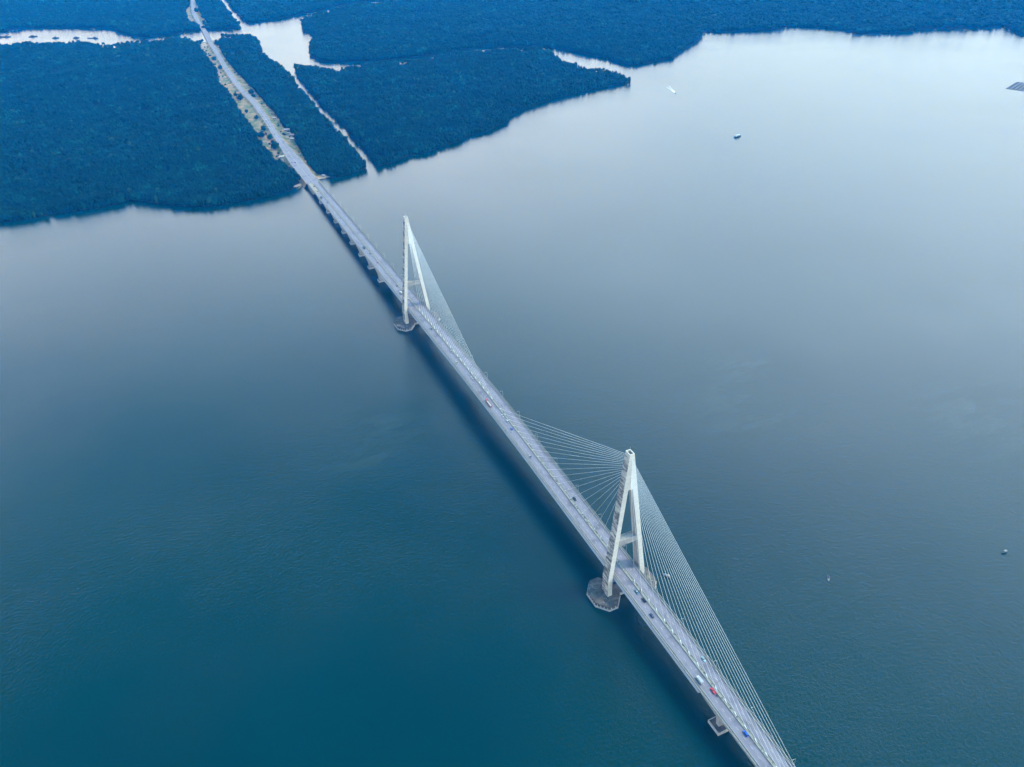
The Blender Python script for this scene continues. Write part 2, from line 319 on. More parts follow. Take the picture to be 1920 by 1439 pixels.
# haunched concrete girders of the approaches
PIERS_FAR = [629.5+47.5*i for i in range(9)]; PIERS_NEAR = [-134.0, -196.0, -258.0, -320.0, -382.0]
def haunch(a, b, piers, span, deep):
    rings = []
    for s in srange(a, b, 2.4):
        z = zdeck(s); d = min(abs(s-q) for q in piers); u = max(0.0, 1-d/(span/2)); dep = 2.0+deep*u**1.7
        rings.append([(-10.7, s, z-.12), (-10.7, s, z-.7), (-9.9, s, z-1.1), (-9.7, s, z-dep), (9.7, s, z-dep), (9.9, s, z-1.1), (10.7, s, z-.7), (10.7, s, z-.12)])
    MB().sweep(rings).build('approach_girder', M['soffit'], bridge)
haunch(S0, S_G0-.15, PIERS_NEAR, 62.0, 2.4); haunch(S_G1+.15, S_END, PIERS_FAR, 47.5, 5.2)
for sg in (-1, 1):
    a, b = sorted((sg*1.35, sg*8.75))
    MB().sweep(strip(a, b, S0, S_END, -.11, 0)).build('carriageway', M['asphalt'], bridge)
    mk = MB(); s = S0+2
    while s < S_END-6:
        mk.sweep([[(sg*5.05-.09, q, zdeck(q)+.006), (sg*5.05+.09, q, zdeck(q)+.006), (sg*5.05+.09, q, zdeck(q)+.02), (sg*5.05-.09, q, zdeck(q)+.02)] for q in (s, s+2.7)]); s += 7.4
    for x in (1.75, 8.3): mk.sweep(strip(sg*x-.08, sg*x+.08, S0, S_END, .006, .02), mi=1)
    mk.build('lane_marking', [M['line'], M['dirtyline']], bridge)
    a, b = sorted((sg*9.1, sg*10.42))
    MB().sweep(strip(a, b, S0, S_END, -.11, .22)).build('walkway', M['walk'], bridge)
    a, b = sorted((sg*8.78, sg*9.08)); MB().sweep(strip(a, b, S0, S_END, -.10, .85)).build('barrier', M['concrete'], bridge)
    a, b = sorted((sg*10.45, sg*10.75)); MB().sweep(strip(a, b, S0, S_END, -.115, 1.15)).build('parapet', M['walk'], bridge)
    a, b = sorted((sg*1.05, sg*1.32)); MB().sweep(strip(a, b, S0, S_END, -.115, .8)).build('median_barrier', M['concrete'], bridge)
MB().sweep(strip(9.2, 9.75, S0, S_END, .225, .45)).build('dark_strip', M['darkstrip'], bridge)  # dark mottled strip lying on the right walkway
MB().sweep(strip(-1.03, 1.03, S0, S_END, -.11, .35)).build('median_strip', M['median'], bridge)
MB().sweep(strip(-8.72, -1.9, 985, 1043.5, .026, .05)).build('concrete_overlay', M['beige_road'], bridge)
for s in (S_G0, S_G1, S_END-14):
    MB().sweep(strip(-8.7, 8.7, s-.3, s+.3, .024, .034, 1)).build('expansion_joint', M['darkstrip'], bridge)
# pylons
def outer(z): return 1.9+(141.8-z)*.1222 if z > 22 else 16.54
def depth(z): return 3.0+(141.8-z)*.0105
H_TOP, Z_ARCH = 141.8, 109.0
def pylon(y):
    w_leg = 3.9
    mb = MB()     # merged head, hollow at the top
    o0, o1, d0, d1 = outer(Z_ARCH), outer(H_TOP), depth(Z_ARCH), depth(H_TOP)
    zs = [Z_ARCH+.0, 138.5]
    for za, zb in ((Z_ARCH, 125.0), (125.0, 138.5)):
        oa, ob, da, db = outer(za), outer(zb), depth(za), depth(zb)
        mb.hexa([(-oa, y-da, za), (oa, y-da, za), (oa, y+da, za), (-oa, y+da, za)], [(-ob, y-db, zb), (ob, y-db, zb), (ob, y+db, zb), (-ob, y+db, zb)], sides=[0, 0, 0, 0, 0, 1])
    head = mb.build('pylon_head', [M['pylon'], M['pylon_stain']], bridge)
    rim = MB(); z0, z1 = 138.5, H_TOP; a0, a1, b0, b1 = outer(z0), outer(z1), depth(z0), depth(z1); t = .55
    for (x0, x1, y0, y1, X0, X1, Y0, Y1) in ((-a0, -a0+t, -b0, b0, -a1, -a1+t, -b1, b1), (a0-t, a0, -b0, b0, a1-t, a1, -b1, b1), (-a0+t, a0-t, -b0, -b0+t, -a1+t, a1-t, -b1, -b1+t), (-a0+t, a0-t, b0-t, b0, -a1+t, a1-t, b1-t, b1)):
        rim.hexa([(x0, y+y0, z0), (x1, y+y0, z0), (x1, y+y1, z0), (x0, y+y1, z0)], [(X0, y+Y0, z1), (X1, y+Y0, z1), (X1, y+Y1, z1), (X0, y+Y1, z1)])
    rim.build('top_rim', M['pylon'], head)
    rt = MB(); rt.tube((0, y, 138.5), (0, y, 146.5), .07, 6); rt.build('lightning_rod', M['steel'], head)
    wz = MB(); wz.box(-.7, .7, y-depth(138)-.06, y-depth(138)+.4, 136.6, 138.2)
    MB().box(-.9, .9, y-1.6, y+1.6, 138.5, 139.2).build('roof_hatch', M['cap'], head)
    for sg in (-1, 1):
        lg = MB(); L = [3.5, 22.0, 48.0, 78.0, Z_ARCH]
        for za, zb in zip(L[:-1], L[1:]):
            q = []
            for z in (za, zb):
                xo, xi, d = sg*outer(z), sg*(outer(z)-w_leg), depth(z)
                lo, hi = min(xo, xi), max(xo, xi)
                q.append([(lo, y-d, z), (hi, y-d, z), (hi, y+d, z), (lo, y+d, z)])
            # left-hand faces carry the black run-off stains
            lg.hexa(q[0], q[1], sides=[0, 0, 0, 0, 0, 1 if sg < 0 else 2])
        lg.build('leg', [M['pylon'], M['pylon_stain'], M['concrete']], head)
    xi = outer(56)-w_leg+.25
    cb = MB(); cb.box(-xi, xi, y-3.1, y+3.1, 54.2, 58.8); cb.box(-xi+.3, xi-.3, y-3.1, y-2.8, 58.8, 59.5); cb.box(-xi+.3, xi-.3, y+2.8, y+3.1, 58.8, 59.5)
    cb.build('cross_beam', [M['concrete']], head)
    # table under the deck
    xd = 16.54-w_leg+.2
    MB().box(-xd, xd, y-2.6, y+2.6, zdeck(y)-7.0, zdeck(y)-3.75).build('lower_beam', M['concrete'], head)
    for sg in (-1, 1):
        cx = sg*17.0
        oc = [(cx-11, y-5.5), (cx-3.8, y-14.2), (cx+3.8, y-14.2), (cx+11, y-5.5), (cx+11, y+8), (cx+3.8, y+17.2), (cx-3.8, y+17.2), (cx-11, y+8)]
        cp = MB().prism(oc, -2.0, 4.6).build('pile_cap', M['cap'], bridge)
        fe = MB(); n = len(oc); c = np.array([cx, y+1.5])
        for i in range(n):
            p0, p1 = np.array(oc[i]), np.array(oc[(i+1) % n]); k = 1.045
            a0, a1 = c+(p0-c)*k, c+(p1-c)*k
            if a0[0]*sg < 6.6 and a1[0]*sg < 6.6: continue
            p0, p1 = c+(p0-c)*1.001, c+(p1-c)*1.001
            fe.hexa([(*p0, .15), (*a0, .15), (*a1, .15), (*p1, .15)], [(*p0, 1.5), (*a0, 1.5), (*a1, 1.5), (*p1, 1.5)])
            L = np.linalg.norm(p1-p0); m = int(L/2.6)
            for j in range(m):          # fender teeth on the side of the cap
                q = p0+(p1-p0)*(j+.5)/m; nn = (a0+a1-p0-p1)/2; nn = nn/np.linalg.norm(nn); tt = (p1-p0)/L
                u, v = q-tt*.35, q+tt*.35
                fe.hexa([(*u, 1.5), (*(u+nn*.35), 1.5), (*(v+nn*.35), 1.5), (*v, 1.5)], [(*u, 3.3), (*(u+nn*.3), 3.3), (*(v+nn*.3), 3.3), (*v, 3.3)])
        fe.build('fender', M['fender'], cp)
    tb = MB().box(-5.9, 5.9, y-3.6, y+5.2, -1.9, 3.6).build('tie_beam', M['cap'], bridge)
    MB().box(-5.9, 5.9, y-4.1, y-3.62, .2, 2.6).build('fender', M['fender'], tb)
for y in (0.0, S2): pylon(y)
# stay cables in one plane along the median, each pair one visible line
NC = 22
def stays(y, sg):
    for i in range(NC):
        f = i/(NC-1)
        s = y+sg*(16+f*222); zt = 113.5+f*24.0
        r = .09
        mb = MB(); mb.tube((0, y+sg*(depth(zt)-.1), zt), (0, s, zdeck(s)+.34), r, 6)
        mb.tube((0, s-sg*.0, zdeck(s)+.3), tuple(np.array([0, s, zdeck(s)+.34])+(np.array([0, y, zt])-np.array([0, s, zdeck(s)]))/np.linalg.norm([0, y-s, zt-zdeck(s)])*3.0), .3, 6)
        mb.build('stay_cable', M['cable'], bridge, smooth=True)
for y, sg in ((0.0, -1), (0.0, 1), (S2, -1)): stays(y, sg)
# approach piers
def pier(s, cap_x, cap_y, top, hw):
    zt = zdeck(s)-top; mb = MB()
    mb.hexa([(-hw+.9, s-1.5, 2.6), (hw-.9, s-1.5, 2.6), (hw-.9, s+1.5, 2.6), (-hw+.9, s+1.5, 2.6)], [(-hw, s-1.9, zt), (hw, s-1.9, zt), (hw, s+1.9, zt), (-hw, s+1.9, zt)])
    p = mb.build('pier', M['soffit'], bridge)
    cp = MB(); cp.box(-cap_x, cap_x, s-cap_y, s+cap_y, .5, 2.7); cp.build('pile_cap', M['cap'], p)
    rm = MB(); t = .45; x, y = cap_x+t, cap_y+t
    rm.box(-x, x, s-y, s-cap_y-.003, .3, 3.0); rm.box(-x, x, s+cap_y+.003, s+y, .3, 3.0); rm.box(-x, -cap_x-.003, s-cap_y, s+cap_y, .3, 3.0); rm.box(cap_x+.003, x, s-cap_y, s+cap_y, .3, 3.0)
    rm.build('cap_rim', M['fender'], p)
for s in PIERS_NEAR: pier(s, 9.6, 5.4, 4.3, 7.6)
for s in PIERS_FAR[:8]: pier(s, 9.6, 3.4, 7.1, 9.3)
ab = MB(); ab.box(-10.2, 10.2, 1009, S_END, -2, zdeck(1030)-3.1); ab.build('abutment', M['concrete'], bridge)

# ------------------------------------------------------------------ road on the land
rows = [(305, 542, 570), (284.3, 530.5, 550.3), (253, 511.2, 523.2), (232, 498.7, 510.2), (211.3, 485.5, 495.5), (190.4, 470, 479), (171.7, 451.5, 460), (155, 437.5, 446), (138.3, 425.8, 434), (126.5, 418.5, 426), (99.4, 402.8, 410.4), (81.3, 391.8, 399), (54.2, 377.3, 384.2), (36, 365.5, 372.5), (22.6, 359.8, 366.8), (0, 357.8, 363.8), (-20, 358, 363), (-60, 359, 363)]
Lp = [np.array([-XH, S_END+.1, zdeck(S_END)])]; Rp = [np.array([XH, S_END+.1, zdeck(S_END)])]
zz = [6.6, 5.6, 4.6, 4.2]+[4.0]*20
for k, (y, xl, xr) in enumerate(rows):
    Lp.append(un(xl, y, zz[k])); Rp.append(un(xr, y, zz[k]))
def resample(P, n):
    P = np.array(P); out = []
    def cr(p0, p1, p2, p3, t): return .5*((2*p1)+(-p0+p2)*t+(2*p0-5*p1+4*p2-p3)*t*t+(-p0+3*p1-3*p2+p3)*t**3)
    for i in range(len(P)-1):
        p0, p3 = P[max(i-1, 0)], P[min(i+2, len(P)-1)]
        for j in range(n): out.append(cr(p0, P[i], P[i+1], p3, j/n))
    out.append(P[-1]); return np.array(out)
Cn = resample([(a+b)/2 for a, b in zip(Lp, Rp)], 6)
Wd = []
for i in range(len(Lp)):
    P = (Lp[i]+Rp[i])/2; q = (Lp[min(i+1, len(Lp)-1)]+Rp[min(i+1, len(Lp)-1)]-Lp[max(i-1, 0)]-Rp[max(i-1, 0)])[:2]; q /= np.linalg.norm(q)
    Wd.append(abs(np.dot((Rp[i]-Lp[i])[:2], [q[1], -q[0]]))/2)
Wd = resample([[min(max(v, 6.2), 11.5)] for v in Wd], 6)[:, 0]; Wd[0] = XH
tg = np.gradient(Cn[:, :2], axis=0); tg /= np.linalg.norm(tg, axis=1)[:, None]; nr = np.stack([tg[:, 1], -tg[:, 0]], 1)
def offs(i, d, z): return (Cn[i, 0]+nr[i, 0]*d, Cn[i, 1]+nr[i, 1]*d, Cn[i, 2]+z)
I = range(len(Cn))
INL = [i for i in I if project(Cn[i])[1] < 80.5 and project(Cn[i])[1] > 50]      # over the inlet: a small bridge
i0, i1 = INL[0], INL[-1]
for seg in (range(0, i0+1), range(i1, len(Cn))):
    seg = list(seg)
    mb = MB()
    mb.sweep([[offs(i, -Wd[i]-6, -Cn[i, 2]+.75), offs(i, -Wd[i]-.8, -.12), offs(i, Wd[i]+.8, -.12), offs(i, Wd[i]+6, -Cn[i, 2]+.75)] for i in seg], closed=False)
    tag(mb.build('embankment', M['verge']), kind='structure')
    tag(MB().sweep([[offs(i, -Wd[i], 0), offs(i, Wd[i], 0), offs(i, Wd[i], -.1), offs(i, -Wd[i], -.1)] for i in seg]).build('road', M['asphalt']), kind='structure')
    mk = MB()
    for d, wd in ((0, .35), (-1, .2), (1, .2)):
        mk.sweep([[offs(i, d*(Wd[i]-.7)-wd, .012), offs(i, d*(Wd[i]-.7)+wd, .012), offs(i, d*(Wd[i]-.7)+wd, .03), offs(i, d*(Wd[i]-.7)-wd, .03)] for i in seg])
    tag(mk.build('road_marking', M['dirtyline']), kind='structure')
ib = empty('inlet_bridge', tuple(Cn[(i0+i1)//2]*np.array([1, 1, 0])))
tag(ib, 'low road bridge carrying the road over the narrow inlet beyond the forest', 'bridge')
inv = Matrix.Translation(-ib.location)
def local(o): o.data.transform(inv); return o
seg = list(range(i0, i1+1))
local(MB().sweep([[offs(i, -Wd[i]-.9, 0), offs(i, Wd[i]+.9, 0), offs(i, Wd[i]+.9, -1.5), offs(i, -Wd[i]-.9, -1.5)] for i in seg]).build('deck', M['concrete'], ib))
local(MB().sweep([[offs(i, -Wd[i], .004), offs(i, Wd[i], .004), offs(i, Wd[i], .05), offs(i, -Wd[i], .05)] for i in seg]).build('road_surface', M['asphalt'], ib))
for sg in (-1, 1):
    local(MB().sweep([[offs(i, sg*(Wd[i]+.75)-.15, .004), offs(i, sg*(Wd[i]+.75)+.15, .004), offs(i, sg*(Wd[i]+.75)+.15, 1.0), offs(i, sg*(Wd[i]+.75)-.15, 1.0)] for i in seg]).build('parapet', M['concrete'], ib))
for i in seg[1:-1:2]:
    c = Cn[i]; local(MB().box(c[0]-5, c[0]+5, c[1]-.8, c[1]+.8, -2, c[2]-1.6).build('pier', M['soffit'], ib))

# ------------------------------------------------------------------ street lamps
def make_lamp():
    t = empty('street_lamp')
    MB().tube((0, 0, 0), (0, 0, 9.2), .11, 8, .07).build('pole', M['steel'], t)
    MB().tube((0, 0, 9.15), (1.9, 0, 9.6), .06, 6).build('arm', M['steel'], t)
    h = MB(); h.box(1.7, 2.7, -.22, .22, 9.55, 9.74, tx=.1, ty=.07); h.build('lamp_head', M['lamp'], t)
    MB().box(-.22, .22, -.22, .22, 0, .35).build('base_plate', M['concrete'], t)
    return t
proto = make_lamp(); first = True
for k in range(-5, 25):
    s = 13+40*k
    for sg in (-1, 1):
        if abs(s) < 9 or abs(s-S2) < 9: s += 8
        o = proto if first else copy_tree(proto); first = False
        o.location = (sg*10.0, s, zdeck(s)+.22); o.rotation_euler = (0, 0, 0 if sg < 0 else math.pi)
        tag(o, 'white-headed street lamp on the %s edge of the long bridge' % ('left' if sg < 0 else 'right'), 'street lamp', 'street lamps along the %s edge of the bridge' % ('left' if sg < 0 else 'right'))

# ------------------------------------------------------------------ vehicles
def loft(profile, w0, w1, z_t=None):
    """side profile (y, z) closed, extruded across x with a narrower roof"""
    zmin, zmax = min(z for _, z in profile), max(z for _, z in profile); rings = []
    for x in (-1, -.9, .9, 1):
        r = []
        for y, z in profile:
            f = (z-zmin)/(zmax-zmin); wd = w0+(w1-w0)*max(0, f-.45)/.55
            k = 1.0 if abs(x) < 1 else .93
            r.append((x*wd/2, y*(1 if abs(x) < 1 else .985), zmin+(z-zmin)*k if abs(x) == 1 else z))
        rings.append(r)
    return MB().sweep(rings)
def wheels(t, xs, ys, r=.32):
    for y in ys:
        for sg in (-1, 1):
            wobj = MB().tube((sg*(xs-.11), y, r), (sg*(xs+.11), y, r), r, 12).build('wheel', M['dark'], t)
def mk_car(kind):
    t = empty({'sedan': 'car', 'suv': 'car', 'hatch': 'car'}[kind])
    L = {'sedan': 4.5, 'suv': 4.6, 'hatch': 4.0}[kind]/2; hz = {'sedan': 1.45, 'suv': 1.8, 'hatch': 1.55}[kind]
    bz = hz*.56
    if kind == 'sedan': cab = [(-L*.62, bz), (-L*.34, hz), (L*.1, hz), (L*.42, bz)]
    elif kind == 'suv': cab = [(-L*.95, bz), (-L*.84, hz), (L*.15, hz), (L*.5, bz)]
    else: cab = [(-L*.93, bz), (-L*.7, hz), (L*.1, hz), (L*.5, bz)]
    loft([(-L, .3), (L, .3), (L, .62), (L*.93, bz*.9), (L*.45, bz+.02), (-L*.9, bz+.02), (-L, bz*.85)], 1.78, 1.7).build('body', M['paint'], t)
    g = [(y, z) for y, z in cab]
    rings = [[(sx*(.80 if z < hz-.1 else .62), y, z+.012) for y, z in g] for sx in (-1, 1)]
    MB().sweep(rings).build('window', M['glass'], t)
    y0, y1 = cab[1][0]-.02, cab[2][0]+.02
    MB().box(-.64, .64, y0, y1, hz+.014, hz+.05, tx=.05, ty=.05).build('roof', M['paint'], t)
    for sg in (-1, 1):
        MB().box(sg*.66-.17, sg*.66+.17, L-.03, L+.02, .62, .76).build('headlight', M['lamp'], t)
    wheels(t, .8, (-L*.6, L*.62))
    return t
def mk_pickup():
    t = empty('pickup_truck'); L = 2.6
    loft([(-L, .45), (L, .45), (L, .8), (L*.95, 1.0), (L*.5, 1.08), (-L*.1, 1.08), (-L*.1, .98), (-L, .98)], 1.8, 1.75).build('body', M['paint'], t)
    MB().sweep([[(sx*.78, -.1, 1.09), (sx*.64, .05, 1.72), (sx*.64, .95, 1.72), (sx*.78, 1.45, 1.09)] for sx in (-1, 1)]).build('window', M['glass'], t)
    MB().box(-.66, .66, .0, 1.0, 1.725, 1.77, tx=.04, ty=.04).build('roof', M['paint'], t)
    bd = MB(); bd.box(-.88, -.8, -L+.05, -.3, .985, 1.3); bd.box(.8, .88, -L+.05, -.3, .985, 1.3); bd.box(-.8, .8, -L+.05, -L+.13, .985, 1.3); bd.build('cargo_bed', M['paint'], t)
    wheels(t, .82, (-1.6, 1.65), .36); return t
def mk_truck(L=6.5, covered=True, cargo=(.3, .33, .36)):
    t = empty('truck'); h = L/2
    c = MB(); c.hexa([(-1.05, h-1.7, .6), (1.05, h-1.7, .6), (1.05, h, .6), (-1.05, h, .6)], [(-1.0, h-1.7, 2.5), (1.0, h-1.7, 2.5), (1.0, h-.35, 2.5), (-1.0, h-.35, 2.5)]); c.build('cab', M['paint'], t)
    MB().hexa([(-.92, h+.005, 1.5), (.92, h+.005, 1.5), (.92, h+.02, 1.5), (-.92, h+.02, 1.5)], [(-.88, h-.28, 2.3), (.88, h-.28, 2.3), (.88, h-.24, 2.3), (-.88, h-.24, 2.3)]).build('window', M['glass'], t)
    MB().box(-.5, .5, -h, h-.2, .5, .8).build('chassis', M['dark'], t)
    b = MB()
    if covered: b.box(-1.15, 1.15, -h, h-1.9, .85, 2.9, tx=.06, ty=.06)
    else:
        b.box(-1.15, 1.15, -h, h-1.9, .85, 1.15)
        for (x0, x1, y0, y1) in ((-1.15, -1.07, -h, h-1.9), (1.07, 1.15, -h, h-1.9), (-1.07, 1.07, -h, -h+.08), (-1.07, 1.07, h-1.98, h-1.9)): b.box(x0, x1, y0, y1, 1.152, 2.2)
        b.box(-1.06, 1.06, -h+.09, h-1.99, 1.153, 1.75)
    bx = b.build('cargo_body', M['matte'], t); bx.color = (*cargo, 1); bx['keep'] = 1
    wheels(t, .95, (-h*.72, -h*.5, h*.68), .46); return t
def mk_trailer():
    t = empty('truck'); 
    MB().hexa([(-1.15, 4.6, .7), (1.15, 4.6, .7), (1.15, 6.8, .7), (-1.15, 6.8, .7)], [(-1.1, 4.6, 3.0), (1.1, 4.6, 3.0), (1.1, 6.4, 3.0), (-1.1, 6.4, 3.0)]).build('cab', M['paint'], t)
    MB().box(-1.0, 1.0, 6.6, 6.83, 1.7, 2.5, tx=.05).build('window', M['glass'], t)
    MB().box(-.5, .5, -6.8, 6.4, .6, .95).build('chassis', M['dark'], t)
    b = MB(); b.box(-1.2, 1.2, -6.8, 4.2, 1.0, 1.35)
    for (x0, x1, y0, y1) in ((-1.2, -1.1, -6.8, 4.2), (1.1, 1.2, -6.8, 4.2), (-1.1, 1.1, -6.8, -6.7), (-1.1, 1.1, 4.1, 4.2)): b.box(x0, x1, y0, y1, 1.352, 2.5)
    bx = b.build('cargo_body', M['matte'], t); bx.color = (.30, .17, .18, 1); bx['keep'] = 1
    ld = MB(); ld.box(-1.08, 1.08, -6.6, 4.0, 1.353, 2.1, tx=.3, ty=.3); l = ld.build('load', M['matte'], t); l.color = (.36, .33, .31, 1); l['keep'] = 1
    wheels(t, 1.0, (-5.6, -4.4, 3.6, 5.7), .5); return t
def mk_motorcycle():
    t = empty('motorcycle')
    b = MB(); b.hexa([(-.14, -.75, .45), (.14, -.75, .45), (.14, .45, .35), (-.14, .45, .35)], [(-.12, -.8, .82), (.12, -.8, .82), (.1, .35, .75), (-.1, .35, .75)]); b.build('body', M['paint'], t)
    MB().tube((-.33, .42, 1.02), (.33, .42, 1.02), .03, 6).build('handlebar', M['dark'], t)
    MB().tube((0, .62, .3), (0, .42, 1.02), .04, 6).build('fork', M['steel'], t)
    for y in (-.62, .64): MB().tube((-.06, y, .3), (.06, y, .3), .3, 14).build('wheel', M['dark'], t)
    return t
def mk_rider():
    V = [(0, -.2, .9), (0, -.12, 1.2), (0, -.02, 1.42), (0, .03, 1.52), (0, .06, 1.66), (0, .07, 1.78),
         (-.2, -.02, 1.40), (-.3, .15, 1.17), (-.29, .4, 1.06), (.2, -.02, 1.40), (.3, .15, 1.17), (.29, .4, 1.06),
         (-.12, -.18, .88), (-.19, .22, .84), (-.17, .12, .4), (-.17, .26, .34), (.12, -.18, .88), (.19, .22, .84), (.17, .12, .4), (.17, .26, .34)]
    Ed = [(0, 1), (1, 2), (2, 3), (3, 4), (4, 5), (2, 6), (6, 7), (7, 8), (2, 9), (9, 10), (10, 11), (0, 12), (12, 13), (13, 14), (14, 15), (0, 16), (16, 17), (17, 18), (18, 19)]
    rad = [.15, .14, .15, .06, .1, .09, .075, .05, .035, .075, .05, .035, .1, .075, .055, .04, .1, .075, .055, .04]
    me = bpy.data.meshes.new('rider'); me.from_pydata(V, Ed, []); o = bpy.data.objects.new('person', me); col.objects.link(o)
    md = o.modifiers.new('skin', 'SKIN'); sv = me.skin_vertices[0].data if me.skin_vertices else None
    if sv is None:
        b = bmesh.new(); b.from_mesh(me); b.verts.layers.skin.verify(); b.to_mesh(me); b.free(); sv = me.skin_vertices[0].data
    for q, r in zip(sv, rad): q.radius = (r, r)
    sv[0].use_root = True
    o.modifiers.new('sub', 'SUBSURF').levels = 1
    dg = bpy.context.evaluated_depsgraph_get(); m2 = bpy.data.meshes.new_from_object(o.evaluated_get(dg)); o.modifiers.clear(); o.data = m2
    m2.materials.clear(); m2.materials.append(M['matte'])
    h = MB(); h.tube((0, .06, 1.66), (0, .06, 1.74), .145, 10); h.tube((0, .06, 1.74), (0, .055, 1.84), .145, 10, .07); hm = h.build('helmet', M['dark'], o, smooth=True)
    return o
PROTO = {}
MAKE = dict(sedan=lambda: mk_car('sedan'), suv=lambda: mk_car('suv'), hatch=lambda: mk_car('hatch'), pickup=mk_pickup, truck=mk_truck, tipper=lambda: mk_truck(7.5, False, (.03, .09, .12)), trailer=mk_trailer, motorcycle=mk_motorcycle, rider=mk_rider)
used = set()
def place(kind, loc, yaw, colr, pitch=0.0):
    if kind not in PROTO: PROTO[kind] = MAKE[kind](); o = PROTO[kind]
    else: o = copy_tree(PROTO[kind])
    o.location = loc; o.rotation_euler = (pitch, 0, yaw)
    def paint(q):
        if not q.get('keep'): q.color = (*[k*.5 if min(colr) > .4 else k*.8 for k in colr], 1)
        for c in q.children: paint(c)
    paint(o)
    return o
def deck_at(x, y):
    z = 25.0
    for _ in range(6): q = un(x, y, z); z = zdeck(q[1])
    return q
V = [ # kind, photo x, y, colour, roof colour, label
 ('suv', 1398, 1377, (.01, .10, .62), None, 'bright blue car nearest the camera on the bridge, by the near pier', 'car'),
 ('pickup', 1337.2, 1297, (.62, .035, .045), None, 'bright red pickup beside the median, behind a grey truck', 'pickup truck'),
 ('truck', 1311.5, 1277.5, (.85, .86, .86), None, 'truck with a white cab and long grey box body', 'truck'),
 ('sedan', 1318.5, 1237, (.45, .68, .75), None, 'pale turquoise car alone in the lane under the near cables', 'car'),
 ('sedan', 1222, 1155.5, (.012, .02, .045), None, 'very dark blue car below the near pylon, last of three in a row', 'car'),
 ('suv', 1207.3, 1126.5, (.008, .009, .014), None, 'black car with grey roof rails, middle of three below the near pylon', 'car'),
 ('sedan', 1193.8, 1111, (.03, .16, .26), (.55, .72, .82), 'teal car with a pale roof, first of three below the near pylon', 'car'),
 ('suv', 1077.5, 937, (.008, .011, .03), None, 'near-black car alone in the right carriageway left of the near pylon', 'car'),
 ('hatch', 994.5, 857.5, (.75, .76, .78), (.02, .02, .025), 'white car with a black roof on the empty middle stretch', 'car'),
 ('hatch', 959.2, 805.2, (.01, .12, .55), None, 'small blue car following two white ones near mid-span', 'car'),
 ('suv', 951.2, 791, (.82, .82, .82), None, 'large white car with dark rear, between a white and a blue car', 'car'),
 ('sedan', 942.2, 780.8, (.72, .76, .75), None, 'off-white car ahead of a large white car near mid-span', 'car'),
 ('trailer', 916.5, 758.5, (.50, .05, .05), None, 'long truck with a red cab and open brown trailer', 'truck'),
 ('sedan', 885.2, 709.8, (.80, .80, .80), None, 'lone white car where the far cables end', 'car'),
 ('hatch', 856.6, 681, (.45, .47, .16), None, 'yellow-green car under the far cables', 'car'),
 ('sedan', 846.2, 660, (.42, .38, .38), None, 'grey car under the far cables ahead of a yellow-green one', 'car'),
 ('sedan', 808.6, 617.5, (.02, .06, .12), None, 'dark blue car just below the far pylon', 'car'),
 ('hatch', 780.5, 582, (.82, .82, .82), None, 'white car at the foot of the far pylon', 'car'),
 ('suv', 766, 562, (.60, .65, .75), None, 'pale blue car level with the far pylon legs', 'car'),
 ('truck', 752, 551, (.75, .47, .10), None, 'small yellow-cabbed truck hidden partly by the far pylon', 'truck'),
 ('sedan', 744, 537, (.12, .02, .03), None, 'dark maroon car approaching the far pylon', 'car'),
 ('hatch', 724.8, 513.5, (.85, .86, .86), None, 'clean white car alone between a red car and a maroon one', 'car'),
 ('suv', 708, 492.8, (.55, .12, .22), None, 'pinkish red car on the haunched approach spans', 'car'),
 ('hatch', 698.6, 481.5, (.80, .80, .80), None, 'white car just ahead of a pinkish red car', 'car'),
 ('sedan', 693.6, 476.5, (.02, .05, .08), None, 'small dark car trailing a big dark truck', 'car'),
 ('tipper', 682.5, 466, (.02, .08, .13), None, 'big dark blue open truck on the far approach', 'truck'),
 ('sedan', 613.7, 380.4, (.05, .06, .08), None, 'dark car behind a teal truck near the shore', 'car'),
 ('tipper', 602.8, 371.8, (.04, .16, .20), None, 'teal truck near the shore end of the bridge', 'truck'),
 ('sedan', 596, 360, (.06, .08, .11), None, 'dark grey car just past the beige road patch', 'car'),
 ('sedan', 589, 350.5, (.04, .03, .03), None, 'dark brown car on the beige road patch', 'car'),
 ('motorcycle', 1346, 1305, (.02, .025, .05), None, 'dark motorcycle just behind the red pickup', 'motorcycle'),
 ('motorcycle', 941, 762, (.02, .02, .025), None, 'black motorcycle in the right carriageway where the near cables start', 'motorcycle'),
 ('motorcycle', 890.7, 740, (.5, .05, .05), None, 'red motorcycle at the left edge ahead of the long truck', 'motorcycle'),
 ('motorcycle', 703.6, 472, (.03, .04, .08), None, 'dark motorcycle in the right carriageway beside the big dark truck', 'motorcycle'),
 ('motorcycle', 662.8, 419.8, (.30, .04, .05), None, 'dark red motorcycle on the right edge of the far approach', 'motorcycle'),
]
RID = {1346: ('person in dark clothes riding the motorcycle behind the red pickup', (.02, .02, .04)), 941: ('person in black riding where the near cables start', (.015, .015, .02)),
       890.7: ('person in a red jacket riding at the left edge', (.55, .06, .06)), 703.6: ('person in dark blue riding beside the big dark truck', (.03, .04, .09)), 662.8: ('person in maroon riding on the far approach', (.25, .04, .05))}
